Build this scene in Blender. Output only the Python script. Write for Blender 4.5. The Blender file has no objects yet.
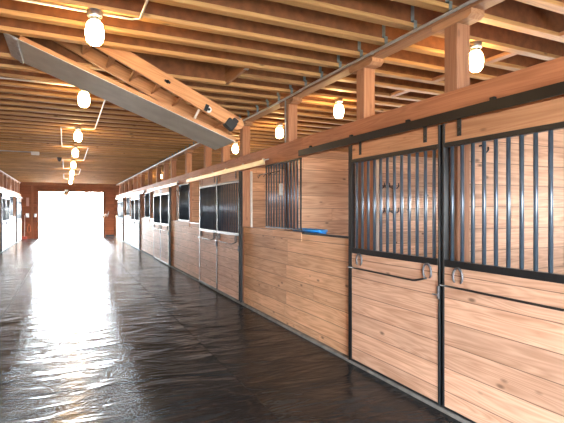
import bpy, bmesh, math, random
from mathutils import Vector, Matrix
random.seed(4)
PI = math.pi
SC = bpy.context.scene
COL = SC.collection

# ------------------------------------------------------------------ materials
def new_mat(name):
    m = bpy.data.materials.new(name); m.use_nodes = True
    nt = m.node_tree
    return m, nt, nt.nodes['Principled BSDF']

def N(nt, typ, **kw):
    n = nt.nodes.new(typ)
    for k, v in kw.items():
        if k == 'ins':
            for i, x in v.items(): n.inputs[i].default_value = x
        else: setattr(n, k, v)
    return n

def math_n(nt, op, a, b=None):
    n = nt.nodes.new('ShaderNodeMath'); n.operation = op
    for i, x in enumerate((a, b)):
        if x is None: continue
        if isinstance(x, (int, float)): n.inputs[i].default_value = x
        else: nt.links.new(x, n.inputs[i])
    return n.outputs[0]

def mix_n(nt, fac, a, b, blend='MIX'):
    n = nt.nodes.new('ShaderNodeMix'); n.data_type = 'RGBA'; n.blend_type = blend
    for sock, x in ((n.inputs[0], fac), (n.inputs[6], a), (n.inputs[7], b)):
        if isinstance(x, (int, float)): sock.default_value = x
        elif isinstance(x, tuple): sock.default_value = (*x, 1) if len(x) == 3 else x
        else: nt.links.new(x, sock)
    return n.outputs[2]

def wood(name, light, dark, along=1, across=2, width=None, knots=0.5, rough=0.6, tint=0.25, zoff=0.0, length=None):
    m, nt, b = new_mat(name); L = nt.links
    tc = N(nt, 'ShaderNodeTexCoord'); oi = N(nt, 'ShaderNodeObjectInfo')
    sep = N(nt, 'ShaderNodeSeparateXYZ'); L.new(tc.outputs['Object'], sep.inputs[0])
    off = math_n(nt, 'MULTIPLY', oi.outputs['Random'], 37.0)
    rnd = off
    groove = None
    if width:
        v = math_n(nt, 'DIVIDE', math_n(nt, 'ADD', sep.outputs[across], zoff), width)
        idx = math_n(nt, 'FLOOR', v)
        fr = math_n(nt, 'SUBTRACT', v, idx)
        edge = math_n(nt, 'MINIMUM', fr, math_n(nt, 'SUBTRACT', 1.0, fr))
        groove = math_n(nt, 'LESS_THAN', edge, 0.0035 / width)
        rnd = math_n(nt, 'ADD', off, math_n(nt, 'MULTIPLY', idx, 1.731))
        if length:
            wn0 = N(nt, 'ShaderNodeTexWhiteNoise', noise_dimensions='1D'); L.new(rnd, wn0.inputs['W'])
            u = math_n(nt, 'ADD', math_n(nt, 'DIVIDE', sep.outputs[along], length), math_n(nt, 'MULTIPLY', wn0.outputs[0], 1.0))
            ui = math_n(nt, 'FLOOR', u); uf = math_n(nt, 'SUBTRACT', u, ui)
            g2 = math_n(nt, 'LESS_THAN', uf, 0.003 / length)
            groove = math_n(nt, 'MAXIMUM', groove, g2)
            rnd = math_n(nt, 'ADD', rnd, math_n(nt, 'MULTIPLY', ui, 7.13))
    wn = N(nt, 'ShaderNodeTexWhiteNoise', noise_dimensions='1D'); L.new(rnd, wn.inputs['W'])
    sh = N(nt, 'ShaderNodeCombineXYZ')
    L.new(rnd, sh.inputs[0]); L.new(math_n(nt, 'MULTIPLY', rnd, 2.3), sh.inputs[1]); L.new(math_n(nt, 'MULTIPLY', rnd, 3.1), sh.inputs[2])
    add = N(nt, 'ShaderNodeVectorMath', operation='ADD'); L.new(tc.outputs['Object'], add.inputs[0]); L.new(sh.outputs[0], add.inputs[1])
    # fine grain
    sc1 = [26.0] * 3; sc1[along] = 0.9
    mp = N(nt, 'ShaderNodeVectorMath', operation='MULTIPLY'); L.new(add.outputs[0], mp.inputs[0]); mp.inputs[1].default_value = sc1
    g = N(nt, 'ShaderNodeTexNoise', ins={'Scale': 1.0, 'Detail': 4.0, 'Roughness': 0.6, 'Distortion': 0.5}); L.new(mp.outputs[0], g.inputs['Vector'])
    # cathedral figure
    sc2 = [9.0] * 3; sc2[along] = 0.55
    mp2 = N(nt, 'ShaderNodeVectorMath', operation='MULTIPLY'); L.new(add.outputs[0], mp2.inputs[0]); mp2.inputs[1].default_value = sc2
    g2n = N(nt, 'ShaderNodeTexNoise', ins={'Scale': 1.0, 'Detail': 2.0, 'Distortion': 0.4}); L.new(mp2.outputs[0], g2n.inputs['Vector'])
    rings = math_n(nt, 'FRACT', math_n(nt, 'MULTIPLY', g2n.outputs[0], 11.0))
    rings = math_n(nt, 'ABSOLUTE', math_n(nt, 'SUBTRACT', rings, 0.5))
    # knots
    sc3 = [8.5] * 3; sc3[along] = 3.6
    mp3 = N(nt, 'ShaderNodeVectorMath', operation='MULTIPLY'); L.new(add.outputs[0], mp3.inputs[0]); mp3.inputs[1].default_value = sc3
    vo = N(nt, 'ShaderNodeTexVoronoi', ins={'Scale': 1.0}); L.new(mp3.outputs[0], vo.inputs['Vector'])
    kr = N(nt, 'ShaderNodeMapRange', ins={1: 0.07, 2: 0.17, 3: 1.0, 4: 0.0}); L.new(vo.outputs['Distance'], kr.inputs[0])
    sepc = N(nt, 'ShaderNodeSeparateColor'); L.new(vo.outputs['Color'], sepc.inputs[0])
    keep = math_n(nt, 'GREATER_THAN', sepc.outputs[0], 0.55)
    kfac = math_n(nt, 'MULTIPLY', math_n(nt, 'MULTIPLY', kr.outputs[0], keep), knots)
    # low-frequency blotches
    bl = N(nt, 'ShaderNodeTexNoise', ins={'Scale': 1.6, 'Detail': 2.0}); L.new(add.outputs[0], bl.inputs['Vector'])
    fac = math_n(nt, 'ADD', math_n(nt, 'MULTIPLY', g.outputs[0], 0.75), math_n(nt, 'MULTIPLY', rings, 0.5))
    fr2 = N(nt, 'ShaderNodeMapRange', ins={1: 0.36, 2: 0.76, 3: 0.0, 4: 1.0}); L.new(fac, fr2.inputs[0])
    c = mix_n(nt, fr2.outputs[0], light, dark)
    tv = math_n(nt, 'ADD', math_n(nt, 'MULTIPLY', wn.outputs[0], tint * 2), 1 - tint)
    tv = math_n(nt, 'MULTIPLY', tv, math_n(nt, 'ADD', math_n(nt, 'MULTIPLY', bl.outputs[0], 0.5), 0.75))
    cc = N(nt, 'ShaderNodeCombineColor'); L.new(tv, cc.inputs[0]); L.new(tv, cc.inputs[1]); L.new(tv, cc.inputs[2])
    c = mix_n(nt, 1.0, c, cc.outputs[0], 'MULTIPLY')
    kd = tuple(x * 0.35 for x in dark)
    c = mix_n(nt, kfac, c, kd)
    hb = math_n(nt, 'MULTIPLY', fr2.outputs[0], -0.4)
    if groove is not None:
        c = mix_n(nt, math_n(nt, 'MULTIPLY', groove, 0.75), c, tuple(x * 0.25 for x in dark))
        hb = math_n(nt, 'SUBTRACT', hb, math_n(nt, 'MULTIPLY', groove, 2.0))
    L.new(c, b.inputs['Base Color'])
    bp = N(nt, 'ShaderNodeBump', ins={'Strength': 0.25, 'Distance': 0.004}); L.new(hb, bp.inputs['Height']); L.new(bp.outputs[0], b.inputs['Normal'])
    b.inputs['Roughness'].default_value = rough
    return m

def plain(name, col, rough=0.5, metal=0.0, noise=0.15, scale=14.0, bump=0.0, spec=None):
    m, nt, b = new_mat(name)
    tc = N(nt, 'ShaderNodeTexCoord')
    n = N(nt, 'ShaderNodeTexNoise', ins={'Scale': scale, 'Detail': 3.0}); nt.links.new(tc.outputs['Object'], n.inputs['Vector'])
    mr = N(nt, 'ShaderNodeMapRange', ins={1: 0.3, 2: 0.7, 3: 1 - noise, 4: 1 + noise}); nt.links.new(n.outputs[0], mr.inputs[0])
    cc = N(nt, 'ShaderNodeCombineColor')
    for i in range(3): nt.links.new(mr.outputs[0], cc.inputs[i])
    nt.links.new(mix_n(nt, 1.0, (*col, 1), cc.outputs[0], 'MULTIPLY'), b.inputs['Base Color'])
    b.inputs['Roughness'].default_value = rough; b.inputs['Metallic'].default_value = metal
    if spec is not None: b.inputs['Specular IOR Level'].default_value = spec
    if bump:
        bp = N(nt, 'ShaderNodeBump', ins={'Strength': bump, 'Distance': 0.01}); nt.links.new(n.outputs[0], bp.inputs['Height']); nt.links.new(bp.outputs[0], b.inputs['Normal'])
    return m

def emit(name, col, s):
    m, nt, b = new_mat(name)
    b.inputs['Base Color'].default_value = (*col, 1)
    b.inputs['Emission Color'].default_value = (*col, 1); b.inputs['Emission Strength'].default_value = s
    return m

def rubber_mat():
    m, nt, b = new_mat('rubber'); L = nt.links
    tc = N(nt, 'ShaderNodeTexCoord')
    mp = N(nt, 'ShaderNodeMapping'); mp.inputs['Scale'].default_value = (0.55, 1.25, 1.0); L.new(tc.outputs['Object'], mp.inputs[0])
    wv = N(nt, 'ShaderNodeTexNoise', ins={'Scale': 2.0, 'Detail': 3.0, 'Roughness': 0.45, 'Distortion': 0.8}); L.new(mp.outputs[0], wv.inputs['Vector'])
    mp2 = N(nt, 'ShaderNodeMapping'); mp2.inputs['Scale'].default_value = (0.8, 3.6, 1.0); L.new(tc.outputs['Object'], mp2.inputs[0])
    wv2 = N(nt, 'ShaderNodeTexNoise', ins={'Scale': 2.2, 'Detail': 2.0, 'Distortion': 1.2}); L.new(mp2.outputs[0], wv2.inputs['Vector'])
    br = N(nt, 'ShaderNodeTexBrick', ins={'Scale': 16.0, 'Mortar Size': 0.035, 'Brick Width': 0.9, 'Row Height': 0.35}); L.new(tc.outputs['Object'], br.inputs['Vector'])
    br.inputs['Color1'].default_value = (1, 1, 1, 1); br.inputs['Color2'].default_value = (1, 1, 1, 1); br.inputs['Mortar'].default_value = (0, 0, 0, 1)
    fine = N(nt, 'ShaderNodeTexNoise', ins={'Scale': 38.0, 'Detail': 4.0}); L.new(tc.outputs['Object'], fine.inputs['Vector'])
    dirt = N(nt, 'ShaderNodeTexNoise', ins={'Scale': 1.3, 'Detail': 6.0, 'Roughness': 0.65}); L.new(tc.outputs['Object'], dirt.inputs['Vector'])
    dr = N(nt, 'ShaderNodeMapRange', ins={1: 0.35, 2: 0.7, 3: 0.0, 4: 1.0}); L.new(dirt.outputs[0], dr.inputs[0])
    c = mix_n(nt, dr.outputs[0], (0.009, 0.0105, 0.012), (0.030, 0.032, 0.034))
    # bedding specks
    vo = N(nt, 'ShaderNodeTexVoronoi', ins={'Scale': 3.2}); L.new(tc.outputs['Object'], vo.inputs['Vector'])
    sp = math_n(nt, 'LESS_THAN', vo.outputs['Distance'], 0.024)
    c = mix_n(nt, math_n(nt, 'MULTIPLY', sp, 0.7), c, (0.42, 0.38, 0.32))
    L.new(c, b.inputs['Base Color'])
    rr = N(nt, 'ShaderNodeMapRange', ins={1: 0.3, 2: 0.7, 3: RUB_R0, 4: RUB_R1}); L.new(dirt.outputs[0], rr.inputs[0])
    L.new(rr.outputs[0], b.inputs['Roughness'])
    b.inputs['Specular IOR Level'].default_value = RUB_SPEC
    h = math_n(nt, 'ADD', math_n(nt, 'MULTIPLY', wv.outputs[0], RUB_W1), math_n(nt, 'MULTIPLY', wv2.outputs[0], RUB_W2))
    h = math_n(nt, 'ADD', h, math_n(nt, 'MULTIPLY', br.outputs['Color'], 0.0009))
    h = math_n(nt, 'ADD', h, math_n(nt, 'MULTIPLY', fine.outputs[0], 0.0006))
    bp = N(nt, 'ShaderNodeBump', ins={'Strength': 1.0, 'Distance': 1.0}); L.new(h, bp.inputs['Height']); L.new(bp.outputs[0], b.inputs['Normal'])
    return m
RUB_R0, RUB_R1, RUB_SPEC, RUB_W1, RUB_W2 = 0.11, 0.26, 0.14, 0.044, 0.009

M = {}
M['door_wood'] = wood('door_wood', (0.64, 0.405, 0.285), (0.41, 0.22, 0.135), 1, 2, 0.184, 0.85, tint=0.12)
M['front_wood'] = wood('front_wood', (0.68, 0.41, 0.245), (0.44, 0.22, 0.11), 1, 2, 0.184, 0.85, tint=0.14, length=2.1, zoff=0.06)
M['part_wood'] = wood('part_wood', (0.60, 0.37, 0.235), (0.34, 0.175, 0.10), 0, 2, 0.184, 1.0, tint=0.2, length=2.6, zoff=0.02)
M['head_wood'] = wood('head_wood', (0.45, 0.185, 0.085), (0.31, 0.11, 0.045), 1, 2, None, 0.7, tint=0.12)
M['board_wood'] = wood('board_wood', (0.50, 0.255, 0.13), (0.35, 0.155, 0.07), 1, 2, None, 0.8, tint=0.12)
M['post_wood'] = wood('post_wood', (0.42, 0.20, 0.105), (0.27, 0.115, 0.055), 2, 1, None, 0.5, tint=0.15)
M['flange_wood'] = wood('flange_wood', (0.52, 0.29, 0.105), (0.36, 0.175, 0.06), 0, 1, None, 0.8, tint=0.2)
M['plate_wood'] = wood('plate_wood', (0.42, 0.22, 0.11), (0.28, 0.13, 0.06), 1, 0, None, 0.5, tint=0.15)
M['stair_wood'] = wood('stair_wood', (0.55, 0.27, 0.11), (0.36, 0.15, 0.055), 0, 2, None, 0.8, tint=0.1)
M['end_wood'] = wood('end_wood', (0.30, 0.105, 0.045), (0.19, 0.06, 0.025), 0, 2, 0.2, 0.3, tint=0.15)
M['side_wood'] = wood('side_wood', (0.40, 0.22, 0.12), (0.28, 0.14, 0.07), 1, 2, 0.2, 0.3, tint=0.15)
M['trim_wood'] = wood('trim_wood', (0.30, 0.13, 0.06), (0.19, 0.07, 0.03), 2, 0, None, 0.3)
M['osb'] = plain('osb', (0.21, 0.075, 0.024), 0.75, 0, 0.25, 12.0)
M['deck'] = plain('deck', (0.21, 0.085, 0.033), 0.8, 0, 0.4, 22.0)
M['black_metal'] = plain('black_metal', (0.011, 0.013, 0.015), 0.32, 0.0, 0.2, 20, 0.0, 0.45)
M['bar_metal'] = plain('bar_metal', (0.06, 0.085, 0.115), 0.3, 0.4, 0.2, 12, 0.0, 0.8)
M['track_metal'] = plain('track_metal', (0.008, 0.008, 0.008), 0.42, 0.0, 0.2, 6, 0.0, 0.35)
M['glare_track'] = plain('glare_track', (0.55, 0.57, 0.56), 0.3, 0.6, 0.1, 6)  # steel of the farther tracks, bright glare put into a pale colour
M['galv'] = plain('galv', (0.50, 0.53, 0.55), 0.4, 0.8, 0.2, 25)
M['strap'] = plain('strap', (0.20, 0.26, 0.27), 0.45, 0.5, 0.2, 25)
M['shoe_metal'] = plain('shoe_metal', (0.13, 0.13, 0.14), 0.42, 0.5, 0.3, 40)
M['conduit'] = plain('conduit', (0.48, 0.49, 0.50), 0.4, 0.5, 0.15, 8)
M['grey_paint'] = plain('grey_paint', (0.80, 0.84, 0.78), 0.55, 0, 0.08, 5)
M['concrete'] = plain('concrete', (0.16, 0.155, 0.145), 0.85, 0, 0.3, 9, 0.3)
M['ground'] = plain('ground', (0.45, 0.44, 0.42), 0.9, 0, 0.15, 3, 0.2)
M['dark_rubber'] = plain('dark_rubber', (0.012, 0.012, 0.013), 0.6, 0, 0.2)
M['blue_plastic'] = plain('blue_plastic', (0.02, 0.22, 0.62), 0.35, 0, 0.08)
M['white_plastic'] = plain('white_plastic', (0.78, 0.78, 0.76), 0.45, 0, 0.05)
M['red_plastic'] = plain('red_plastic', (0.5, 0.09, 0.05), 0.5, 0, 0.1)
M['orange_rope'] = plain('orange_rope', (0.65, 0.22, 0.09), 0.8, 0, 0.2)
M['paper'] = plain('paper', (0.6, 0.42, 0.38), 0.8, 0, 0.06)
M['roof'] = plain('roof', (0.10, 0.05, 0.025), 0.9, 0, 0.3)
M['glass_dull'] = plain('glass_dull', (0.55, 0.42, 0.30), 0.25, 0, 0.1)
M['rubber'] = rubber_mat()
M['bulb'] = emit('bulb', (1.0, 0.62, 0.25), 65.0)

# ------------------------------------------------------------------ mesh builder
class MB:
    def __init__(self): self.bm = bmesh.new()
    def box(self, x0, x1, y0, y1, z0, z1, bev=0.0, rot=None):
        r = bmesh.ops.create_cube(self.bm, size=1.0)
        c = Vector(((x0 + x1) / 2, (y0 + y1) / 2, (z0 + z1) / 2))
        mt = Matrix.Translation(c) @ (rot.to_4x4() if rot else Matrix()) @ Matrix.Diagonal((abs(x1 - x0), abs(y1 - y0), abs(z1 - z0), 1))
        bmesh.ops.transform(self.bm, matrix=mt, verts=r['verts'])
        if bev:
            es = list({e for v in r['verts'] for e in v.link_edges})
            bmesh.ops.bevel(self.bm, geom=es, offset=bev, segments=1, affect='EDGES', profile=0.5)
        return self
    def tube(self, pts, rad, seg=8, cap=True):
        pts = [Vector(p) for p in pts]; rings = []
        up = None
        for i, p in enumerate(pts):
            t = (pts[min(i + 1, len(pts) - 1)] - pts[max(i - 1, 0)]).normalized()
            if up is None:
                up = Vector((0, 0, 1)) if abs(t.z) < 0.9 else Vector((1, 0, 0))
            a = t.cross(up).normalized(); b2 = a.cross(t).normalized(); up = b2
            r = rad[i] if isinstance(rad, (list, tuple)) else rad
            rings.append([self.bm.verts.new(p + a * (r * math.cos(2 * PI * k / seg)) + b2 * (r * math.sin(2 * PI * k / seg))) for k in range(seg)])
        for A, B in zip(rings, rings[1:]):
            for k in range(seg):
                f = self.bm.faces.new((A[k], A[(k + 1) % seg], B[(k + 1) % seg], B[k])); f.smooth = True
        if cap:
            self.bm.faces.new(rings[0][::-1]); self.bm.faces.new(rings[-1])
        return self
    def lathe(self, prof, c=(0, 0, 0), seg=20):
        c = Vector(c); rings = []
        for r, z in prof:
            if r < 1e-5: rings.append([self.bm.verts.new(c + Vector((0, 0, z)))])
            else: rings.append([self.bm.verts.new(c + Vector((r * math.cos(2 * PI * k / seg), r * math.sin(2 * PI * k / seg), z))) for k in range(seg)])
        for A, B in zip(rings, rings[1:]):
            for k in range(seg):
                k2 = (k + 1) % seg
                if len(A) == 1 and len(B) == 1: continue
                if len(A) == 1: f = self.bm.faces.new((A[0], B[k2], B[k]))
                elif len(B) == 1: f = self.bm.faces.new((A[k], A[k2], B[0]))
                else: f = self.bm.faces.new((A[k], A[k2], B[k2], B[k]))
                f.smooth = True
        return self
    def prism(self, pts, axis, a0, a1):
        """pts: outline in the two other axes, in x-y-z order, extruded along axis"""
        def mk(p, a):
            q = list(p); q.insert(axis, a); return self.bm.verts.new(q)
        A = [mk(p, a0) for p in pts]; B = [mk(p, a1) for p in pts]
        n = len(pts)
        self.bm.faces.new(A); self.bm.faces.new(B[::-1])
        for i in range(n): self.bm.faces.new((A[i], B[i], B[(i + 1) % n], A[(i + 1) % n]))
        return self
    def build(self, name, mat, parent=None, loc=None):
        bmesh.ops.recalc_face_normals(self.bm, faces=self.bm.faces[:])
        me = bpy.data.meshes.new(name); self.bm.to_mesh(me); self.bm.free()
        me.materials.append(mat if not isinstance(mat, str) else M[mat])
        o = bpy.data.objects.new(name, me); COL.objects.link(o)
        if parent: o.parent = parent
        if loc: o.location = loc
        return o

def tag(o, label, cat, group=None, kind=None):
    o['label'] = label; o['category'] = cat
    if group: o['group'] = group
    if kind: o['kind'] = kind
    return o
def empty(name, loc=(0, 0, 0), rz=0.0):
    o = bpy.data.objects.new(name, None); COL.objects.link(o)
    o.empty_display_size = 0.2; o.location = loc; o.rotation_euler.z = rz
    return o
KIDS = {}
def kids_of(o): return [c for c in bpy.data.objects if c.parent == o]
def copy_tree(o, loc=None, rz=None, cache={}):
    def tree(p):
        if p.name not in cache: cache[p.name] = [(c, tree(c)) for c in kids_of(p)]
        return cache[p.name]
    def rec(p, kids, par):
        c = p.copy(); COL.objects.link(c)
        if par: c.parent = par
        for k, kk in kids: rec(k, kk, c)
        return c
    c = rec(o, tree(o), None)
    if loc is not None: c.location = loc
    if rz is not None: c.rotation_euler.z = rz
    return c
def linked(src, name, parent, loc):
    o = bpy.data.objects.new(name, src.data); COL.objects.link(o); o.parent = parent; o.location = loc
    return o
def struct(o): o['kind'] = 'structure'; return o

# ------------------------------------------------------------------ measures
HC = 1.6                       # camera height
XR, XL = 2.76, -2.30           # faces of the stall fronts
YE, YB = 29.75, -3.0            # far end wall, wall behind the camera
ZJ = 3.22                      # underside of joists
ZD = ZJ + 0.302                # underside of the loft deck
XO, XOL = 6.4, -5.95           # outer walls
PER = 5.96
CR = [2.735, 8.695, 14.655, 20.615, 26.575]
CL = [15.94, 21.9, 27.86]
ORD = ['nearest', 'second', 'third', 'fourth', 'farthest']
HY = (4.845, 5.615)            # stair hatch opening, along the aisle
HX = (-0.86, 1.84)

# ------------------------------------------------------------------ shell
struct(MB().box(XOL - 0.2, XO + 0.2, YB - 0.2, YE + 0.05, -0.25, -0.014).build('floor', 'concrete'))
d = MB()
d.box(XOL, XO, YB, HY[0], ZD, ZD + 0.03); d.box(XOL, XO, HY[1], YE, ZD, ZD + 0.03)
d.box(XOL, HX[0], HY[0], HY[1], ZD, ZD + 0.03); d.box(HX[1], XO, HY[0], HY[1], ZD, ZD + 0.03)
struct(d.build('ceiling', 'deck'))
struct(MB().box(XOL - 0.2, XO + 0.2, YB - 0.2, YE + 0.2, 5.6, 5.7).box(XOL-0.2, XO+0.2, YB-0.2, YB-0.1, 3.5, 5.6).box(XOL-0.2, XO+0.2, YE+0.1, YE+0.2, 3.5, 5.6)
       .box(XOL-0.2, XOL-0.1, YB-0.1, YE+0.1, 3.5, 5.6).box(XO+0.1, XO+0.2, YB-0.1, YE+0.1, 3.5, 5.6).build('trim_1', 'roof'))
DX0, DX1, DZ = -1.42, 2.03, 2.72
w = MB(); w.box(XOL, DX0, YE, YE + 0.12, 0, ZD); w.box(DX1, XO, YE, YE + 0.12, 0, ZD); w.box(DX0, DX1, YE, YE + 0.12, DZ, ZD)
struct(w.build('wall_end', 'end_wood'))
BX0, BX1, BZ = -1.5, 2.2, 2.6
w = MB(); w.box(XOL, BX0, YB - 0.12, YB, 0, ZD); w.box(BX1, XO, YB - 0.12, YB, 0, ZD); w.box(BX0, BX1, YB - 0.12, YB, BZ, ZD)
struct(w.build('wall_rear', 'end_wood'))
def outer(x0, x1, name, wins, y0, y1):
    w = MB(); ys = y0
    for (a, b) in wins:
        w.box(x0, x1, ys, a, 0, ZD); w.box(x0, x1, a, b, 0, 1.5); w.box(x0, x1, a, b, 1.95, ZD); ys = b
    w.box(x0, x1, ys, y1, 0, ZD)
    struct(w.build(name, 'side_wood'))
WR = [(1.3 + 3.0 * k - 0.45, 1.3 + 3.0 * k + 0.45) for k in range(-1, 10)]
outer(XO, XO + 0.12, 'wall_right', WR, YB, YE)
WL = [(14.3 + 3.03 * k - 0.6, 14.3 + 3.03 * k + 0.6) for k in range(0, 6)]
outer(XOL - 0.12, XOL, 'wall_left', WL, YB, YE)
struct(MB().box(XL - 0.12, XL, YB, 12.75, 0, ZD).build('wall_aisle', 'side_wood'))
struct(MB().box(-30, 40, YE + 0.06, 90, -0.25, -0.02).build('floor_outside', 'ground'))
struct(MB().box(-30, 40, -40, YB - 0.2, -0.25, -0.02).build('floor_yard', 'ground'))
# trim round the far doorway
t = MB(); t.box(DX0 - 0.1, DX0, YE - 0.03, YE + 0.13, 0, DZ + 0.1); t.box(DX1, DX1 + 0.1, YE - 0.03, YE + 0.13, 0, DZ + 0.1); t.box(DX0, DX1, YE - 0.03, YE + 0.13, DZ, DZ + 0.1)
struct(t.build('trim_2', 'trim_wood'))
struct(MB().box(XL + 0.01, XR - 0.01, YE - 0.06, YE - 0.005, ZJ - 0.12, ZJ - 0.005).build('trim_3', 'trim_wood'))
# kerb under the stall fronts
struct(MB().box(XR - 0.05, XR + 0.2, -2.9, YE - 0.01, -0.014, 0.028, 0.006).build('trim_4', 'concrete'))
struct(MB().box(XL - 0.2, XL + 0.05, 12.76, YE - 0.01, -0.014, 0.028, 0.006).build('trim_5', 'concrete'))

# rubber mat runs
runs = [(XL + 0.055, -0.88, 'black rubber mat run along the left stall fronts, left of the left seam'),
        (-0.87, 1.47, 'wide wet black rubber mat run down the middle of the aisle, shining below the doorway'),
        (1.476, XR - 0.055, 'black rubber mat run along the foot of the right stall fronts')]
for a, b2, lab in runs:
    o = MB().box((a - b2) / 2, (b2 - a) / 2, -16.4, 16.4, 0, 0.014).build('rubber_mat', 'rubber'); o.location = ((a + b2) / 2, 13.6, -0.014)
    tag(o, lab, 'floor mat', 'rubber mats on the aisle floor')

# ------------------------------------------------------------------ joists
LAMPY = [3.80, 6.62, 9.62, 12.65, 15.75, 18.85, 22.0, 25.2]
LX = 0.21
def i_joist(x0, x1, label, tie):
    r = empty('ceiling_joist')
    tag(r, label, 'joist', 'joists under the loft floor')
    L2 = (x1 - x0)
    a = MB().box(x0, x1, -0.044, 0.044, 0, 0.038, 0.003).build('bottom_flange', 'flange_wood', r)
    b2 = MB().box(x0, x1, -0.006, 0.006, 0.038, 0.264).build('web', 'osb', r)
    c = MB().box(x0, x1, -0.044, 0.044, 0.264, 0.302).build('top_flange', 'flange_wood', r)
    if tie:
        s = MB(); s.box(2.765, 2.80, -0.0485, -0.0450, -0.035, 0.06); s.box(2.765, 2.80, -0.0485, -0.010, 0.057, 0.060); s.box(2.765, 2.80, -0.012, -0.0065, 0.057, 0.2)
        s.build('metal_tie', 'strap', r)
    return r
words = ['first', 'second', 'third', 'fourth', 'fifth', 'sixth', 'seventh', 'eighth', 'ninth', 'tenth', 'eleventh', 'twelfth']
def joist_label(y, k):
    if k < 0:
        n = -k
        return 'pale wooden ceiling joist ' + ('next' if n == 1 else words[n - 1]) + ' in front of the stair hatch, nearer the camera'
    if y < LAMPY[1]: 
        n = k - 2
        return 'pale wooden ceiling joist ' + ('forming the far edge of the stair hatch' if n == 0 else words[n - 1] + ' beyond the stair hatch, before the second lamp')
    i = max(j for j in range(len(LAMPY)) if LAMPY[j] <= y)
    n = int((y - LAMPY[i]) / 0.4064) + 1
    nm = ['nearest', 'second', 'third', 'fourth', 'fifth', 'sixth', 'seventh', 'farthest'][i]
    return 'wooden ceiling joist %s beyond the %s hanging lamp of the aisle row' % (words[n - 1], nm)
proto = None; JY = []
for k in range(-6, 61):
    y = 4.80 + 0.4064 * k + (0.0 if k < 1 else 0.0)
    JY.append(y)
    if k == 1:
        r = i_joist(XOL + 0.01, HX[0] - 0.04, 'short ceiling joist cut off at the left end of the stair hatch', False); r.location = (0, y, ZJ)
        r = i_joist(HX[1] + 0.05, XO - 0.01, 'short ceiling joist cut off at the right end of the stair hatch', True); r.location = (0, y, ZJ)
        continue
    lab = joist_label(y, k)
    if k == 0: lab = 'ceiling joist along the near edge of the stair hatch'
    if proto is None:
        proto = i_joist(XOL + 0.01, XO - 0.01, lab, True); proto.location = (0, y, ZJ)
    else:
        c = copy_tree(proto, (0, y, ZJ)); c['label'] = lab
# blocking struts between joists above the right hand stalls
bl0 = None
for (bx, nm) in ((4.18, 'nearer'),):
    for k in range(0, 12, 2):
        y = (JY[k] + JY[k + 1]) / 2
        if bl0 is None:
            o = bl0 = MB().box(-0.045, 0.045, -0.158, 0.158, 0, 0.038, 0.003).build('blocking_strut', 'plate_wood')
        else:
            o = bl0.copy(); COL.objects.link(o)
        o.location = (bx, y, ZJ + 0.001)
        tag(o, 'short wooden blocking strut, %s in its row between joists above the right stalls' % words[k // 2], 'strut', 'blocking struts over the stalls')

# ------------------------------------------------------------------ beams, posts
def plate(x, y0, y1, lab):
    o = MB().box(-0.07, 0.07, -(y1 - y0) / 2, (y1 - y0) / 2, 0, 0.06, 0.004).build('top_plate', 'plate_wood'); o.location = (x, (y0 + y1) / 2, ZJ - 0.0605)
    tag(o, lab, 'beam')
plate(XR + 0.11, -2.9, YE - 0.01, 'long wooden top plate carrying the joists above the right stalls')
plate(XL - 0.11, 12.76, YE - 0.01, 'long wooden top plate carrying the joists above the left stalls')
def post(strip):
    r = empty('timber_post')
    MB().box(-0.07, 0.07, -0.07, 0.07, 0.029, ZJ - 0.125, 0.006).build('shaft', 'post_wood', r)
    b = MB(); b.prism([(-0.21, ZJ - 0.062), (0.21, ZJ - 0.062), (0.21, ZJ - 0.10), (0.17, ZJ - 0.124), (-0.17, ZJ - 0.124), (-0.21, ZJ - 0.10)], 0, -0.071, 0.071)
    b.build('bolster', 'plate_wood', r)
    if strip:
        s = MB(); s.box(0.072, 0.076, -0.09, -0.045, 0.05, 2.3); s.box(0.072, 0.105, -0.09, -0.086, 0.05, 2.3); s.build('metal_strip', 'white_plastic', r)
    return r
pA, pB = post(False), post(True)
used = {}
def place_post(src, loc, rz, lab):
    o = src if src.name not in used else copy_tree(src)
    used[src.name] = 1
    o.location = loc; o.rotation_euler.z = rz
    tag(o, lab, 'post', 'posts between the stalls and joists')
PX = XR + 0.111
for i, c in enumerate(CR):
    n = ORD[i]
    place_post(pA, (PX, c + 0.005, 0), 0, 'square timber post behind the middle of the %s right door pair' % n)
    place_post(pB, (PX, c + 1.255, 0), 0, 'square timber post at the far edge of the %s right door pair' % n)
    if i < 4: place_post(pA, (PX, c + 3.035, 0), 0, 'square timber post behind the bars between the %s and %s right door pairs' % (n, ORD[i + 1]))
    if i < 4: place_post(pB, (PX, c + 4.855, 0), 0, 'square timber post at the near edge of the %s right door pair' % ORD[i + 1])
for i, c in enumerate(CL):
    n = ['nearest', 'middle', 'farthest'][i]
    place_post(pA, (XL - 0.111, c - 0.005, 0), PI, 'square timber post behind the middle of the %s left door pair' % n)
    place_post(pB, (XL - 0.111, c - 1.255, 0), PI, 'square timber post at the near edge of the %s left door pair' % n)
    place_post(pB, (XL - 0.111, c + 1.32, 0), PI, 'square timber post at the far edge of the %s left door pair' % n)
    if i < 2: place_post(pA, (XL - 0.111, c + 2.98, 0), PI, 'square timber post behind the bars beyond the %s left door pair' % n)

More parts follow.
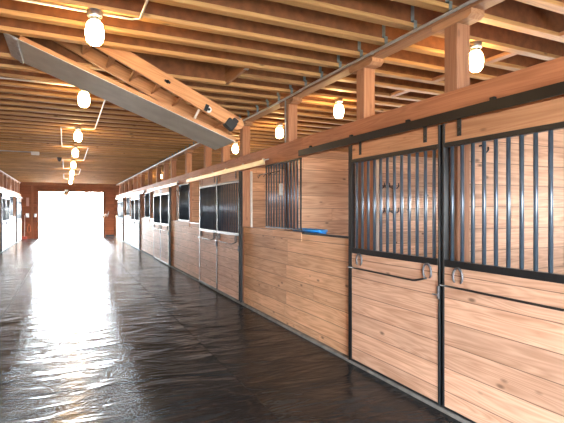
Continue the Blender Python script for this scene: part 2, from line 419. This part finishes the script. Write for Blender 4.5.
def header(x, y0, y1, lab, grp):
    o = MB().box(-0.02, 0.02, -(y1 - y0) / 2 + 0.002, (y1 - y0) / 2 - 0.002, 0, 0.252, 0.004).build('header_beam', 'head_wood'); o.location = (x, (y0 + y1) / 2, 2.30)
    tag(o, lab, 'beam', grp)
hb = [-2.9, 5.22, 11.2, 17.15, 23.1, YE - 0.01]
hl = ['long reddish header board above the nearest right stall doors', 'reddish header board over the second right door pair', 'reddish header board over the third right door pair',
      'reddish header board over the fourth right door pair', 'reddish header board over the farthest right doors, reaching the end wall']
for i in range(5): header(XR + 0.02, hb[i], hb[i + 1], hl[i], 'header boards over the right stalls')
hb = [12.76, 18.9, 24.9, YE - 0.01]
for i in range(3): header(XL - 0.02, hb[i], hb[i + 1], 'header board over the %s left door pair' % ['nearest', 'middle', 'farthest'][i], 'header boards over the left stalls')

# ------------------------------------------------------------------ sliding stall doors
DW = 1.265
def horseshoe(bm, cy, z0):
    pts = []
    for k in range(13):
        a = -0.28 * PI + (1.56 * PI) * k / 12
        pts.append((-0.074, cy + 0.046 * math.cos(a), z0 + 0.066 + 0.064 * math.sin(a)))
    bm.tube(pts, [0.006] + [0.0095] * 11 + [0.006], 6)
def stall_door(outer):
    r = empty('stall_door')
    h = DW / 2
    MB().box(-0.062, -0.027, -h + 0.01, h - 0.01, 0.05, 1.162, 0.003).build('plank_panel', 'door_wood', r)
    MB().box(-0.058, -0.030, -h + 0.01, h - 0.01, 2.136, 2.285, 0.003).build('top_board', 'board_wood', r)
    f = MB()
    for s in (-1, 1): f.box(-0.068, -0.022, s * h - 0.022 if s > 0 else -h, h if s > 0 else -h + 0.022, 0.045, 2.29, 0.003)
    f.box(-0.068, -0.022, -h + 0.02, h - 0.02, 1.162, 1.215, 0.003); f.box(-0.068, -0.022, -h + 0.02, h - 0.02, 2.10, 2.138, 0.003)
    f.box(-0.066, -0.024, -h + 0.02, h - 0.02, 0.045, 0.062)
    f.build('steel_frame', 'black_metal', r)
    bar0 = None
    for k in range(12):
        y = -h + 0.022 + (DW - 0.044) * (k + 0.62) / 12.25
        if bar0 is None: bar0 = MB().tube([(-0.045, 0, 1.21), (-0.045, 0, 2.105)], 0.0145, 8).build('bar', 'bar_metal', r, (0, y, 0))
        else: linked(bar0, 'bar', r, (0, y, 0))
    # blanket bar on two horseshoes
    yi, yo = -outer * (h - 0.135), outer * (h - 0.165)
    b = MB(); z = 1.035
    b.tube([(-0.078, yi, z + 0.012), (-0.095, yi + outer * 0.03, z + 0.004), (-0.112, yi + outer * 0.10, z - 0.016), (-0.112, yi + outer * 0.13, z - 0.02), (-0.112, yo - outer * 0.03, z - 0.014), (-0.112, outer * (h - 0.03), z - 0.014), (-0.075, outer * (h - 0.012), z - 0.014)], 0.0085, 8)
    bb = b.build('blanket_bar', 'black_metal', r)
    for y in (yi, yo):
        s = MB(); horseshoe(s, y, z + 0.0); s.box(-0.075, -0.061, y - 0.006, y + 0.006, z + 0.122, z + 0.134)
        s.build('horseshoe', 'shoe_metal', bb)
    # hangers running into the track
    for y in (-h + 0.17, h - 0.17):
        g = MB(); g.box(-0.066, -0.0585, y - 0.02, y + 0.02, 2.17, 2.335, 0.002)
        for zz in (2.20, 2.24): g.tube([(-0.066, y, zz), (-0.073, y, zz)], 0.009, 6)
        g.build('hanger', 'black_metal', r)
    # latch on the inner stile
    g = MB(); yy = -outer * (h - 0.011)
    g.box(-0.080, -0.067, yy - 0.011, yy + 0.011, 0.90, 1.0, 0.002); g.tube([(-0.085, yy, 0.93), (-0.085, yy + outer * 0.05, 0.93)], 0.007, 6)
    g.build('latch', 'shoe_metal', r)
    return r
dF = stall_door(1); dN = dF     # far leaf (outer end away), near leaf
first = set()
def place(src, name, loc, rz, lab, cat, grp):
    if src.name in first: o = copy_tree(src)
    else: o = src; first.add(src.name)
    o.location = loc; o.rotation_euler.z = rz
    tag(o, lab, cat, grp); return o
off = DW / 2 + 0.012
for i, c in enumerate(CR):
    place(dN, 'stall_door', (XR, c - off, 0), 0, 'barred wooden sliding stall door, near leaf of the %s pair on the right' % ORD[i], 'stall door', 'right stall doors')
    place(dF, 'stall_door', (XR, c + off, 0), 0, 'barred wooden sliding stall door, far leaf of the %s pair on the right' % ORD[i], 'stall door', 'right stall doors')
for i, c in enumerate(CL):
    n = ['nearest', 'middle', 'farthest'][i]
    place(dF, 'stall_door', (XL, c - off, 0), PI, 'barred wooden sliding stall door, near leaf of the %s pair on the left' % n, 'stall door', 'left stall doors')
    place(dN, 'stall_door', (XL, c + off, 0), PI, 'barred wooden sliding stall door, far leaf of the %s pair on the left' % n, 'stall door', 'left stall doors')
# black centre strip post between the leaves + outer guide posts
cg = MB().box(-0.024, 0.018, -0.0115, 0.0115, 0.029, 2.30, 0.003).build('centre_stop', 'black_metal')
for i, (x, c, rz, lab) in enumerate([(XR, c, 0, 'thin black steel stop between the leaves of the %s right door pair' % ORD[i]) for i, c in enumerate(CR)] +
                               [(XL, c, PI, 'thin black steel stop between the leaves of the %s left door pair' % ['nearest', 'middle', 'farthest'][i]) for i, c in enumerate(CL)]):
    place(cg, 'centre_stop', (x, c, 0), rz, lab, 'door stop', 'steel stops between door leaves')
gp = MB().box(-0.06, -0.016, -0.012, 0.012, 0.029, 2.285, 0.003).build('guide_post', 'black_metal')
for i, c in enumerate(CR):
    place(gp, '', (XR, c + off * 2 + 0.026, 0), 0, 'thin black guide post at the far side of the %s right door pair' % ORD[i], 'guide post', 'black steel guide posts')
    if i: place(gp, '', (XR, c - off * 2 - 0.026, 0), 0, 'thin black guide post at the near side of the %s right door pair' % ORD[i], 'guide post', 'black steel guide posts')
for i, c in enumerate(CL):
    for s, nm in ((-1, 'near'), (1, 'far')):
        place(gp, '', (XL, c + s * (off * 2 + 0.026), 0), PI, 'thin black guide post at the %s side of the %s left door pair' % (nm, ['nearest', 'middle', 'farthest'][i]), 'guide post', 'black steel guide posts')
# tracks
def track(mat, L):
    r = empty('door_track')
    h = L / 2
    b = MB(); b.prism([(-0.085, 2.372), (-0.022, 2.385), (-0.006, 2.385), (-0.006, 2.375), (-0.020, 2.372), (-0.075, 2.362), (-0.075, 2.305), (-0.068, 2.305), (-0.068, 2.298), (-0.085, 2.298)], 1, -h, h)
    b.build('rail', mat, r)
    n = 6
    for k in range(n):
        y = -h + 0.2 + (L - 0.4) * k / (n - 1)
        MB().box(-0.03, -0.001, y - 0.02, y + 0.02, 2.372, 2.41, 0.002).build('bracket', mat, r)
    return r
tD, tP = track(M['track_metal'], 4.86), track(M['glare_track'], 4.86)
for i, c in enumerate(CR):
    place(tD if i == 0 else tP, '', (XR, c, 0), 0, ('black steel door track under the header over the nearest right door pair' if i == 0 else 'steel door track painted pale as glare over the %s pair of right stall doors' % ORD[i]), 'door track', 'sliding door tracks')
for i, c in enumerate(CL):
    o = place(tP, '', (XL, c - (0.3 if i == 2 else 0), 0), PI, 'steel door track painted pale as glare over the %s pair of left stall doors' % ['nearest', 'middle', 'farthest'][i], 'door track', 'sliding door tracks')

# ------------------------------------------------------------------ fixed fronts with feed bars
FY0, FY1 = 1.315, PER - 1.315        # from the pair centre
def stall_front(L, split):
    r = empty('stall_front'); h = L / 2
    MB().box(0.002, 0.038, -h, h, 0.029, 1.30, 0.003).build('plank_panel', 'front_wood', r)
    MB().box(-0.010, 0.0015, split, h, 1.205, 1.325, 0.003).build('top_board', 'front_wood', r)
    MB().box(-0.002, 0.0385, -h, split, 1.301, 1.325, 0.002).build('sill_cap', 'black_metal', r)
    MB().box(0.002, 0.0385, split + 0.001, h, 1.301, 1.330, 0.002).build('sill_cap', 'black_metal', r)
    return r
def feed_grille():
    r = empty('feed_grille')
    f = MB()
    for y in (-0.57, 0.57): f.box(0.014, 0.034, y - 0.009, y + 0.009, 1.345, 2.298, 0.002)
    f.box(0.012, 0.036, -0.58, 0.58, 1.345, 1.368); f.box(0.012, 0.036, -0.58, 0.58, 2.275, 2.298)
    f.build('steel_frame', 'black_metal', r)
    b0 = None
    for k in range(11):
        y = -0.57 + 1.14 * (k + 1) / 12
        if b0 is None: b0 = MB().tube([(0.024, 0, 1.36), (0.024, 0, 2.285)], 0.0135, 8).build('bar', 'bar_metal', r, (0, y, 0))
        else: linked(b0, 'bar', r, (0, y, 0))
    h = MB(); h.tube([(-0.004, 0.02, 2.17), (-0.004, 0.85, 2.17)], 0.007, 6)
    for y in (0.1, 0.3, 0.5, 0.72): h.tube([(-0.004, y, 2.17), (-0.03, y, 2.15), (-0.05, y, 2.11), (-0.06, y, 2.14)], 0.006, 6)
    h.build('hook_rail', 'black_metal', r)
    return r
sf = None
fl = FY1 - FY0 - 0.06
for i in range(4):
    c = CR[i] + PER / 2
    if sf is None: sf = stall_front(fl, 5.22 - c); g0 = feed_grille()
    place(sf, '', (XR, c, 0), 0, 'half height plank stall front between the %s and %s right door pairs' % (ORD[i], ORD[i + 1]), 'stall front', 'right stall fronts')
    gr = place(g0, '', (XR, CR[i] + 3.135, 0), 0, 'grille of steel feed bars between the %s and %s right door pairs' % (ORD[i], ORD[i + 1]), 'grille', 'feed grilles')
for i in range(2):
    c = CL[i] + PER / 2
    n = [('nearest', 'middle'), ('middle', 'farthest')][i]
    place(sf, '', (XL, c, 0), PI, 'half height plank stall front between the %s and %s left door pairs' % n, 'stall front', 'left stall fronts')
    place(g0, '', (XL, c, 0), PI, 'grille of steel feed bars between the %s and %s left door pairs' % n, 'grille', 'feed grilles')
# first grille carries a latch box and a hanging chain
g = MB().box(-0.02, 0.010, -0.035, 0.035, 1.82, 1.99, 0.004); g.build('latch_box', 'galv', g0, (0, -0.02, 0))
ch = MB()
for k in range(14):
    z = 1.80 - k * 0.026; a = []
    for q in range(9):
        t = 2 * PI * q / 8
        dx, dy = (0.008 * math.cos(t), 0) if k % 2 else (0, 0.008 * math.cos(t))
        a.append((-0.006 + dx, 0.03 + dy, z + 0.015 * math.sin(t)))
    ch.tube(a, 0.003, 5, False)
ch.build('chain', 'shoe_metal', g0)
# short fronts: left of nearest left pair, at the end wall
for (x, y0, y1, rz, lab) in ((XR, CR[0] - PER + 1.345 + 0, CR[0] - 1.345, 0, 'half height plank stall front on the near side of the nearest right door pair'),
                             (XR, CR[4] + 1.345, YE - 0.03, 0, 'half height plank stall front between the farthest right doors and the end wall'),
                             (XL, 12.78, CL[0] - 1.345, PI, 'half height plank stall front before the nearest left door pair'),
                             (XL, CL[2] + 1.345, YE - 0.03, PI, 'half height plank stall front between the farthest left doors and the end wall')):
    r = stall_front(y1 - y0, 0.0); r.location = (x, (y0 + y1) / 2, 0); r.rotation_euler.z = rz
    tag(r, lab, 'stall front', 'right stall fronts' if x > 0 else 'left stall fronts')

# ------------------------------------------------------------------ stall partitions
def partition():
    r = empty('stall_partition')
    MB().box(0.185, XO - XR - 0.01, -0.02, 0.02, 0.03, 2.44, 0.003).build('plank_panel', 'part_wood', r)
    MB().box(0.185, XO - XR - 0.01, -0.03, 0.03, 2.441, 2.48, 0.003).build('cap_rail', 'part_wood', r)
    return r
p0 = partition()
ys = []
for i, c in enumerate(CR):
    ys.append((c + 0.005, 'plank wall between the two stalls behind the %s right door pair' % ORD[i]))
    if i < 4: ys.append((c + 3.035, 'plank wall between stalls, behind the bars beyond the %s right door pair' % ORD[i]))
for y, lab in ys: place(p0, '', (XR, y, 0), 0, lab, 'partition', 'stall partitions')
for i, c in enumerate(CL):
    place(p0, '', (XL, c - 0.005, 0), PI, 'plank wall between the two stalls behind the %s left door pair' % ['nearest', 'middle', 'farthest'][i], 'partition', 'stall partitions')
# wire tack rack on the plank wall behind the nearest doors
r = empty('tack_rack', (4.52, CR[0] + 3.035 - 0.021, 0))
tag(r, 'dark wire hook rack on the plank wall behind the nearest far leaf', 'rack')
b = MB()
for z in (1.99, 1.60): b.tube([(-0.15, -0.012, z), (0.15, -0.012, z)], 0.008, 6)
for x in (-0.15, 0.15): b.tube([(x, -0.012, 1.58), (x, -0.012, 2.01)], 0.008, 6)
b.build('wire_frame', 'black_metal', r)
for z in (1.98, 1.60):
    for x in (-0.13, -0.03, 0.06, 0.14):
        MB().tube([(x, -0.016, z), (x - 0.02, -0.12, z - 0.03), (x - 0.03, -0.17, z), (x - 0.03, -0.17, z + 0.05)], 0.009, 6).build('hook', 'black_metal', r)
# loose hook on the wall behind the right-hand leaf
tag(MB().tube([(0, 0, 0.02), (0, -0.03, 0.02), (0, -0.05, -0.02), (0.02, -0.05, -0.04), (0.045, -0.05, -0.02), (0.045, -0.05, 0.01)], 0.008, 6).build('wall_hook', 'black_metal', None, (3.10, CR[0] - 0.016, 2.12)), 'black iron hook high on the plank wall behind the nearest near leaf', 'hook')
tag(MB().tube([(0, 0, 0.05), (0, -0.03, 0.05), (0.02, -0.06, 0.0), (0.03, -0.12, -0.04), (0.03, -0.14, 0.03)], 0.012, 6).build('wall_hook', 'black_metal', None, (4.22, CR[0] - 0.016, 1.48)), 'iron hook on the plank wall at the right edge of the picture', 'hook')
# blue corner feeder just above the sill
r = empty('corner_feeder', (XR + 0.06, 5.22, 1.135)); tag(r, 'blue plastic corner feeder, its rim just above the stall sill by the bars', 'feeder')
b = MB(); o_ = [(0, -0.37), (0.15, -0.27), (0.15, 0.3), (0, 0.38)]; i_ = [(0.02, -0.34), (0.13, -0.25), (0.13, 0.27), (0.02, 0.35)]
bm = b.bm
ob = [bm.verts.new((x * 0.8, y * 0.85, 0)) for x, y in o_]; ot = [bm.verts.new((x, y, 0.215)) for x, y in o_]
it = [bm.verts.new((x, y, 0.215)) for x, y in i_]; ib = [bm.verts.new((x * 0.8 , y * 0.85, 0.02)) for x, y in i_]
for k in range(4):
    q = (k + 1) % 4
    bm.faces.new((ob[k], ob[q], ot[q], ot[k])); bm.faces.new((ot[k], ot[q], it[q], it[k])); bm.faces.new((it[k], it[q], ib[q], ib[k]))
bm.faces.new(ob[::-1]); bm.faces.new(ib)
b.build('bowl', 'blue_plastic', r)
b = MB(); b.tube([(x * 1.0 - 0.004, y, 0.215) for x, y in o_] + [(-0.004, -0.37, 0.215)], 0.018, 6); b.build('rim', 'blue_plastic', r)

# ------------------------------------------------------------------ lamps
def lamp():
    r = empty('jar_lamp')
    b = MB(); b.lathe([(0, 0), (0.058, 0), (0.058, -0.045), (0.05, -0.055), (0, -0.055)], (0, 0, 0), 18)
    b.build('base', 'galv', r)
    c = MB(); c.lathe([(0, -0.055), (0.042, -0.055), (0.045, -0.085), (0, -0.085)], (0, 0, 0), 18); c.build('collar', 'galv', r)
    g = MB(); g.lathe([(0.0, -0.0855), (0.044, -0.086), (0.060, -0.108), (0.070, -0.15), (0.071, -0.20), (0.062, -0.245), (0.040, -0.272), (0.0, -0.28)], (0, 0, 0), 20)
    g.build('glass_jar', 'bulb', r)
    return r
l0 = lamp()
def jy(y): return min(JY, key=lambda q: abs(q - y))
names = ['nearest', 'second', 'third', 'fourth', 'fifth', 'sixth', 'seventh', 'farthest']
LP = []
for i, y in enumerate(LAMPY):
    q = jy(y); LP.append(q)
    place(l0, '', (LX, q, ZJ), 0, 'glowing glass jar lamp, %s in the row down the aisle' % names[i], 'lamp', 'aisle lamps')
for i, yy in enumerate((3.17, 5.61, 7.65, 10.08, 19.4, 21.9)):
    q = jy(yy)
    place(l0, '', (3.57, q, ZJ), 0, 'glowing glass jar lamp above the right stalls, %s in that row' % (names[i] if i < 5 else 'last'), 'lamp', 'stall lamps')

# ------------------------------------------------------------------ conduits
def conduit(pts, lab, rad=0.011):
    r = empty('conduit'); tag(r, lab, 'conduit', 'metal conduits')
    MB().tube(pts, rad, 8).build('pipe', 'conduit', r)
    s = MB(); n = 0
    for a, b2 in zip(pts, pts[1:]):
        a, b2 = Vector(a), Vector(b2)
        if (b2 - a).length > 0.5:
            for k in range(max(1, int((b2 - a).length / 2.4))):
                p = a.lerp(b2, (k + 0.5) / max(1, int((b2 - a).length / 2.4))); dv = (b2 - a).normalized() * 0.012
                MB().tube([p - dv, p + dv], rad + 0.004, 8).build('clip', 'galv', r); n += 1
    return r
ZC = ZJ - 0.014
conduit([(XR + 0.019, -2.5, ZJ - 0.03), (XR + 0.019, 5.0, ZJ - 0.03), (XR + 0.019, 5.6, ZJ - 0.045), (XR + 0.019, 6.4, ZJ - 0.055), (XR + 0.019, 7.2, ZJ - 0.05), (XR + 0.019, 9.5, ZJ - 0.04), (XR + 0.019, YE - 0.1, ZJ - 0.03)], 'long grey conduit along the top plate above the right stall fronts', 0.014)
conduit([(XR + 0.019, 5.755, ZJ - 0.07), (XR + 0.019, 5.755, 2.53)], 'grey conduit running down the post above the feed bars')
conduit([(XL - 0.019, 12.8, ZJ - 0.03), (XL - 0.019, YE - 0.1, ZJ - 0.03)], 'long grey conduit along the top plate above the left stall fronts')
ordn = names
conduit([(-3.4, LP[0], ZC), (LX - 0.06, LP[0], ZC)], 'grey conduit reaching the nearest aisle lamp from the left')
conduit([(LX + 0.06, LP[0], ZC), (0.50, LP[0], ZC), (0.56, LP[0] - 0.05, ZC), (0.56, 2.2, ZC)], 'bent pale conduit from the nearest aisle lamp towards the camera')
conduit([(-2.28, LP[1], ZC), (LX - 0.06, LP[1], ZC)], 'grey conduit reaching the second aisle lamp from the left')
side = 1
for i in range(1, 7):
    x = LX + side * 0.30
    conduit([(LX + side * 0.06, LP[i], ZC), (x - side * 0.04, LP[i], ZC), (x, LP[i] + 0.05, ZC), (x, LP[i + 1] - 0.05, ZC), (x - side * 0.04, LP[i + 1], ZC), (LX + side * 0.06, LP[i + 1], ZC)],
            'bent conduit on the joists from the %s to the %s aisle lamp' % (ordn[i], ordn[i + 1]))
    side = -side
conduit([(-2.28, jy(14.3), ZC), (-0.85, jy(14.3), ZC)], 'thin conduit ending at the white box left of the aisle lamps')
tag(MB().box(-0.10, 0.10, -0.06, 0.06, -0.09, 0, 0.01).build('junction_box', 'white_plastic', None, (-0.76, jy(14.3), ZJ)), 'white electrical box under the joists, left of the aisle lamps', 'electrical box')
r = empty('dome_sensor', (-0.18, jy(15.2), ZJ)); tag(r, 'small dark dome hanging under the joists left of the fifth lamp', 'sensor')
MB().lathe([(0, 0), (0.075, 0), (0.075, -0.03), (0, -0.03)]).build('base', 'black_metal', r)
MB().lathe([(0.06, -0.0305), (0.06, -0.07), (0.04, -0.11), (0, -0.125)]).build('dome', 'black_metal', r)

# ------------------------------------------------------------------ folding loft stair
A, B = Vector((-0.40, 0, 3.185)), Vector((1.715, 0, 2.375))
th = -math.atan2(B.z - A.z, B.x - A.x); Ls = (B - A).length
Y0, WS = 4.852, 0.752
r = empty('loft_stair', (A.x, Y0, A.z)); r.rotation_euler.y = th
tag(r, 'folding loft stair hanging half open below the ceiling, grey painted underside', 'loft stair')
MB().box(0, Ls, 0, WS, 0, 0.006).build('underside_board', 'grey_paint', r)
MB().box(0, Ls, 0, 0.038, 0.0065, 0.046, 0.003).build('edge_rail', 'stair_wood', r)
MB().box(0, Ls, WS - 0.038, WS, 0.0065, 0.046, 0.003).build('edge_rail', 'stair_wood', r)
# ladder section lying on the door, a little steeper
t2 = math.atan2(0.62, 1.28) - th
def lad(x, z):   # ladder coords -> door coords
    c0 = Vector((Ls + 0.03, 0, 0.205)); ca, sa = math.cos(t2), math.sin(t2)
    return Vector((c0.x + x * ca - z * -sa * -1, 0, c0.z + -x * sa + z * ca))
def stringer(y0, y1, nm):
    xs = [(-2.3, -0.072), (-0.055, -0.072), (0, -0.02), (0, 0.03), (-0.04, 0.072), (-2.3, 0.072)]
    b = MB(); pts = []
    for x, z in xs:
        ca, sa = math.cos(t2), math.sin(t2)
        pts.append((Ls + 0.03 + x * ca + z * sa, 0.205 - x * sa + z * ca))
    b.prism(pts, 1, y0, y1)
    return b.build('stringer', 'stair_wood', r)
s1 = stringer(0.02, 0.056, 'near'); s2 = stringer(WS - 0.19, WS - 0.154, 'far')
R_t = Matrix.Rotation(t2 + 0.45, 3, 'Y')
for k in range(8):
    x = -0.18 - 0.27 * k; ca, sa = math.cos(t2), math.sin(t2)
    cx, cz = Ls + 0.03 + x * ca, 0.205 - x * sa
    MB().box(cx - 0.011, cx + 0.011, 0.057, WS - 0.191, cz - 0.05, cz + 0.05, 0.002, R_t).build('tread', 'stair_wood', r)
def onst(x, z): 
    ca, sa = math.cos(t2), math.sin(t2); return (Ls + 0.03 + x * ca + z * sa, 0.205 - x * sa + z * ca)
# bolt with white washer, dark hole, black foot, rod
px, pz = onst(-0.43, -0.035)
MB().tube([(px, 0.0195, pz), (px, 0.006, pz)], 0.034, 14).build('washer', 'white_plastic', s1)
MB().tube([(px, 0.006, pz), (px, -0.012, pz)], 0.014, 8).box(px - 0.05, px - 0.01, 0.002, 0.018, pz - 0.03, pz + 0.045).build('bolt', 'black_metal', s1)
px, pz = onst(-0.94, 0.0)
MB().tube([(px, 0.0195, pz), (px, 0.012, pz)], 0.02, 10).box(px - 0.035, px + 0.03, 0.012, 0.0195, pz - 0.012, pz + 0.012).build('bolt', 'black_metal', s1)
px, pz = onst(-0.14, -0.05)
MB().box(px - 0.06, px + 0.06, -0.01, 0.075, pz - 0.055, pz + 0.055, 0.012, Matrix.Rotation(t2 + 0.2, 3, 'Y')).box(px + 0.0, px + 0.07, -0.008, 0.07, pz + 0.03, pz + 0.085, 0.01, Matrix.Rotation(t2 + 0.2, 3, 'Y')).build('rubber_foot', 'dark_rubber', r)
px, pz = onst(-0.52, -0.12)
MB().tube([(px, 0.1, 0.046), (px + 0.02, 0.1, pz + 0.08)], 0.014, 8).build('strut', 'white_plastic', r)
# hinge plate at the left end
MB().box(-0.13, -0.004, 0.0, WS, 0.0, 0.010, 0.002).box(-0.045, -0.006, 0.0, WS, -0.012, 0.0, 0.002).build('hinge_plate', 'galv', r)
# end trimmer of the hatch with its hanger
r = empty('hatch_trimmer', (HX[1] + 0.02, (HY[0] + HY[1]) / 2, ZJ)); tag(r, 'short wooden trimmer closing the right end of the stair hatch', 'beam')
hh = (HY[1] - HY[0]) / 2 - 0.004
MB().box(-0.02, 0.02, -hh, hh, 0.0, 0.30, 0.003).build('board', 'plate_wood', r)
MB().box(-0.028, -0.0205, -hh, -hh + 0.05, 0.02, 0.27).box(-0.028, 0.026, -hh, -hh + 0.05, -0.004, -0.0005).build('joist_hanger', 'galv', r)
r = empty('hatch_trimmer', (HX[0] - 0.02, (HY[0] + HY[1]) / 2, ZJ)); tag(r, 'short wooden trimmer closing the left end of the stair hatch', 'beam')
MB().box(-0.02, 0.02, -hh, hh, 0.0, 0.30, 0.003).build('board', 'plate_wood', r)

# ------------------------------------------------------------------ things at the end wall
YF = YE - 0.001
r = empty('wall_light', (0.02, YE - 0.031, DZ + 0.05)); tag(r, 'unlit round wall light above the bright far doorway', 'lamp')
MB().box(-0.09, 0.09, -0.07, 0, -0.03, 0.10, 0.01).build('base', 'galv', r)
MB().lathe([(0, -0.035), (0.11, -0.04), (0.16, -0.11), (0.16, -0.17), (0.10, -0.25), (0, -0.28)], (0, -0.18, 0.0)).build('globe', 'glass_dull', r)
MB().tube([(0, -0.05, 0.02), (0, -0.18, 0.01), (0, -0.18, -0.035)], 0.02, 8).build('arm', 'galv', r)
tag(MB().box(-0.08, 0.08, -0.08, 0, -0.12, 0.12, 0.01).build('switch_box', 'galv', None, (-1.99, YF, 1.35)), 'grey switch box on the end wall left of the dark upright', 'switch', 'switch boxes')
tag(MB().box(-0.06, 0.06, -0.08, 0, -0.10, 0.10, 0.01).build('switch_box', 'galv', None, (-1.60, YF, 1.35)), 'grey switch box on the end wall beside the left doorway edge', 'switch', 'switch boxes')
tag(MB().box(-0.07, 0.07, -0.01, 0, -0.24, 0.24, 0.002).build('paper_notice', 'paper', None, (-1.98, YF, 2.12)), 'tall pale notice on the end wall left of the doorway', 'notice')
r = empty('timber_post', (-1.74, YE - 0.04, 0)); tag(r, 'dark upright on the end wall between notice and doorway', 'post')
MB().box(-0.05, 0.05, 0.0, 0.038, 0.0, ZJ - 0.13, 0.004).build('shaft', 'trim_wood', r)
b = MB(); b.tube([(-0.02, 0, 0), (-0.07, -0.02, -0.15), (-0.08, -0.04, -0.42), (0.0, -0.04, -0.5), (0.07, -0.04, -0.38), (0.06, -0.02, -0.12), (0.0, 0, 0)], 0.022, 6)
tag(b.build('hanging_halter', 'orange_rope', None, (-1.90, YE - 0.025, 0.86)), 'orange rope halter hanging on the end wall left of the doorway', 'halter')
r = empty('barn_broom', (-2.12, YE - 0.25, 0.001)); tag(r, 'long handled broom leaning on the end wall in the left corner', 'broom')
MB().tube([(0, 0, 0.16), (0.0, 0.235, 1.35)], 0.016, 8).build('handle', 'white_plastic', r); MB().box(-0.13, 0.13, -0.05, 0.04, 0.0, 0.16, 0.01).build('bristles', 'red_plastic', r)
r = empty('sliding_door', (DX1 + 0.42, YE - 0.045, 0.02)); tag(r, 'reddish plank sliding door slid open at the right of the doorway', 'door')
MB().box(-0.28, 0.22, -0.025, 0.03, 0.0, 2.85, 0.003).build('plank_panel', 'end_wood', r)
MB().box(-0.28, 0.22, -0.03, -0.0255, 0.0, 0.14).build('kick_plate', 'black_metal', r)
b = MB(); b.tube([(-0.10, -0.03, 1.55), (-0.10, -0.1, 1.52), (-0.16, -0.1, 1.30), (-0.2, -0.03, 1.22)], 0.02, 8); b.build('handle', 'galv', r)
r = empty('glare_plate', (DX1 + 0.06, YE - 0.031, 1.3)); tag(r, 'white tilted plate added as handle glare beside the right edge of the doorway', 'plate')  # white plate added in place of glare on the sliding door handle
MB().box(-0.16, 0.16, -0.14, -0.11, -0.07, 0.07, 0.01, Matrix.Rotation(-0.62, 3, 'Y')).build('plate', 'white_plastic', r)
MB().tube([(0, -0.11, 0), (0, 0, 0)], 0.03, 8).build('stem', 'galv', r)

# ------------------------------------------------------------------ light
wd = bpy.data.worlds.new('sky'); SC.world = wd; wd.use_nodes = True
bg = wd.node_tree.nodes['Background']; bg.inputs[0].default_value = (0.90, 0.96, 1.0, 1); bg.inputs[1].default_value = 42.0
def portal(name, loc, rot, sx, sy):
    l = bpy.data.lights.new(name, 'AREA'); l.shape = 'RECTANGLE'; l.size = sx; l.size_y = sy; l.cycles.is_portal = True
    o = bpy.data.objects.new(name, l); COL.objects.link(o); o.location = loc; o.rotation_euler = rot
portal('portal_far', ((DX0 + DX1) / 2, YE + 0.2, DZ / 2), (-PI / 2, 0, 0), DX1 - DX0, DZ)
portal('portal_rear', ((BX0 + BX1) / 2, YB - 0.2, BZ / 2), (PI / 2, 0, 0), BX1 - BX0, BZ)
for a, b2 in WR[:6]: portal('portal_win', (XO + 0.16, (a + b2) / 2, 1.725), (0, PI / 2, 0), 0.45, b2 - a)

# ------------------------------------------------------------------ camera
cam = bpy.data.cameras.new('camera'); co = bpy.data.objects.new('camera', cam); COL.objects.link(co)
co.location = (0, 0, HC); co.rotation_euler = (PI / 2, 0, -math.atan2(216, 456)); cam.sensor_width = 36; cam.lens = 456 / 564 * 36; cam.clip_start = 0.02
cam.shift_y = -0.5 / 564
SC.camera = co
SC.view_settings.view_transform = 'Standard'; SC.view_settings.look = 'None'; SC.view_settings.gamma = 1; SC.view_settings.use_curve_mapping = False
SC.view_settings.exposure = 0.68
cy = SC.cycles
cy.max_bounces = 10; cy.diffuse_bounces = 7; cy.glossy_bounces = 4; cy.caustics_reflective = False; cy.sample_clamp_indirect = 6; cy.use_denoising = True
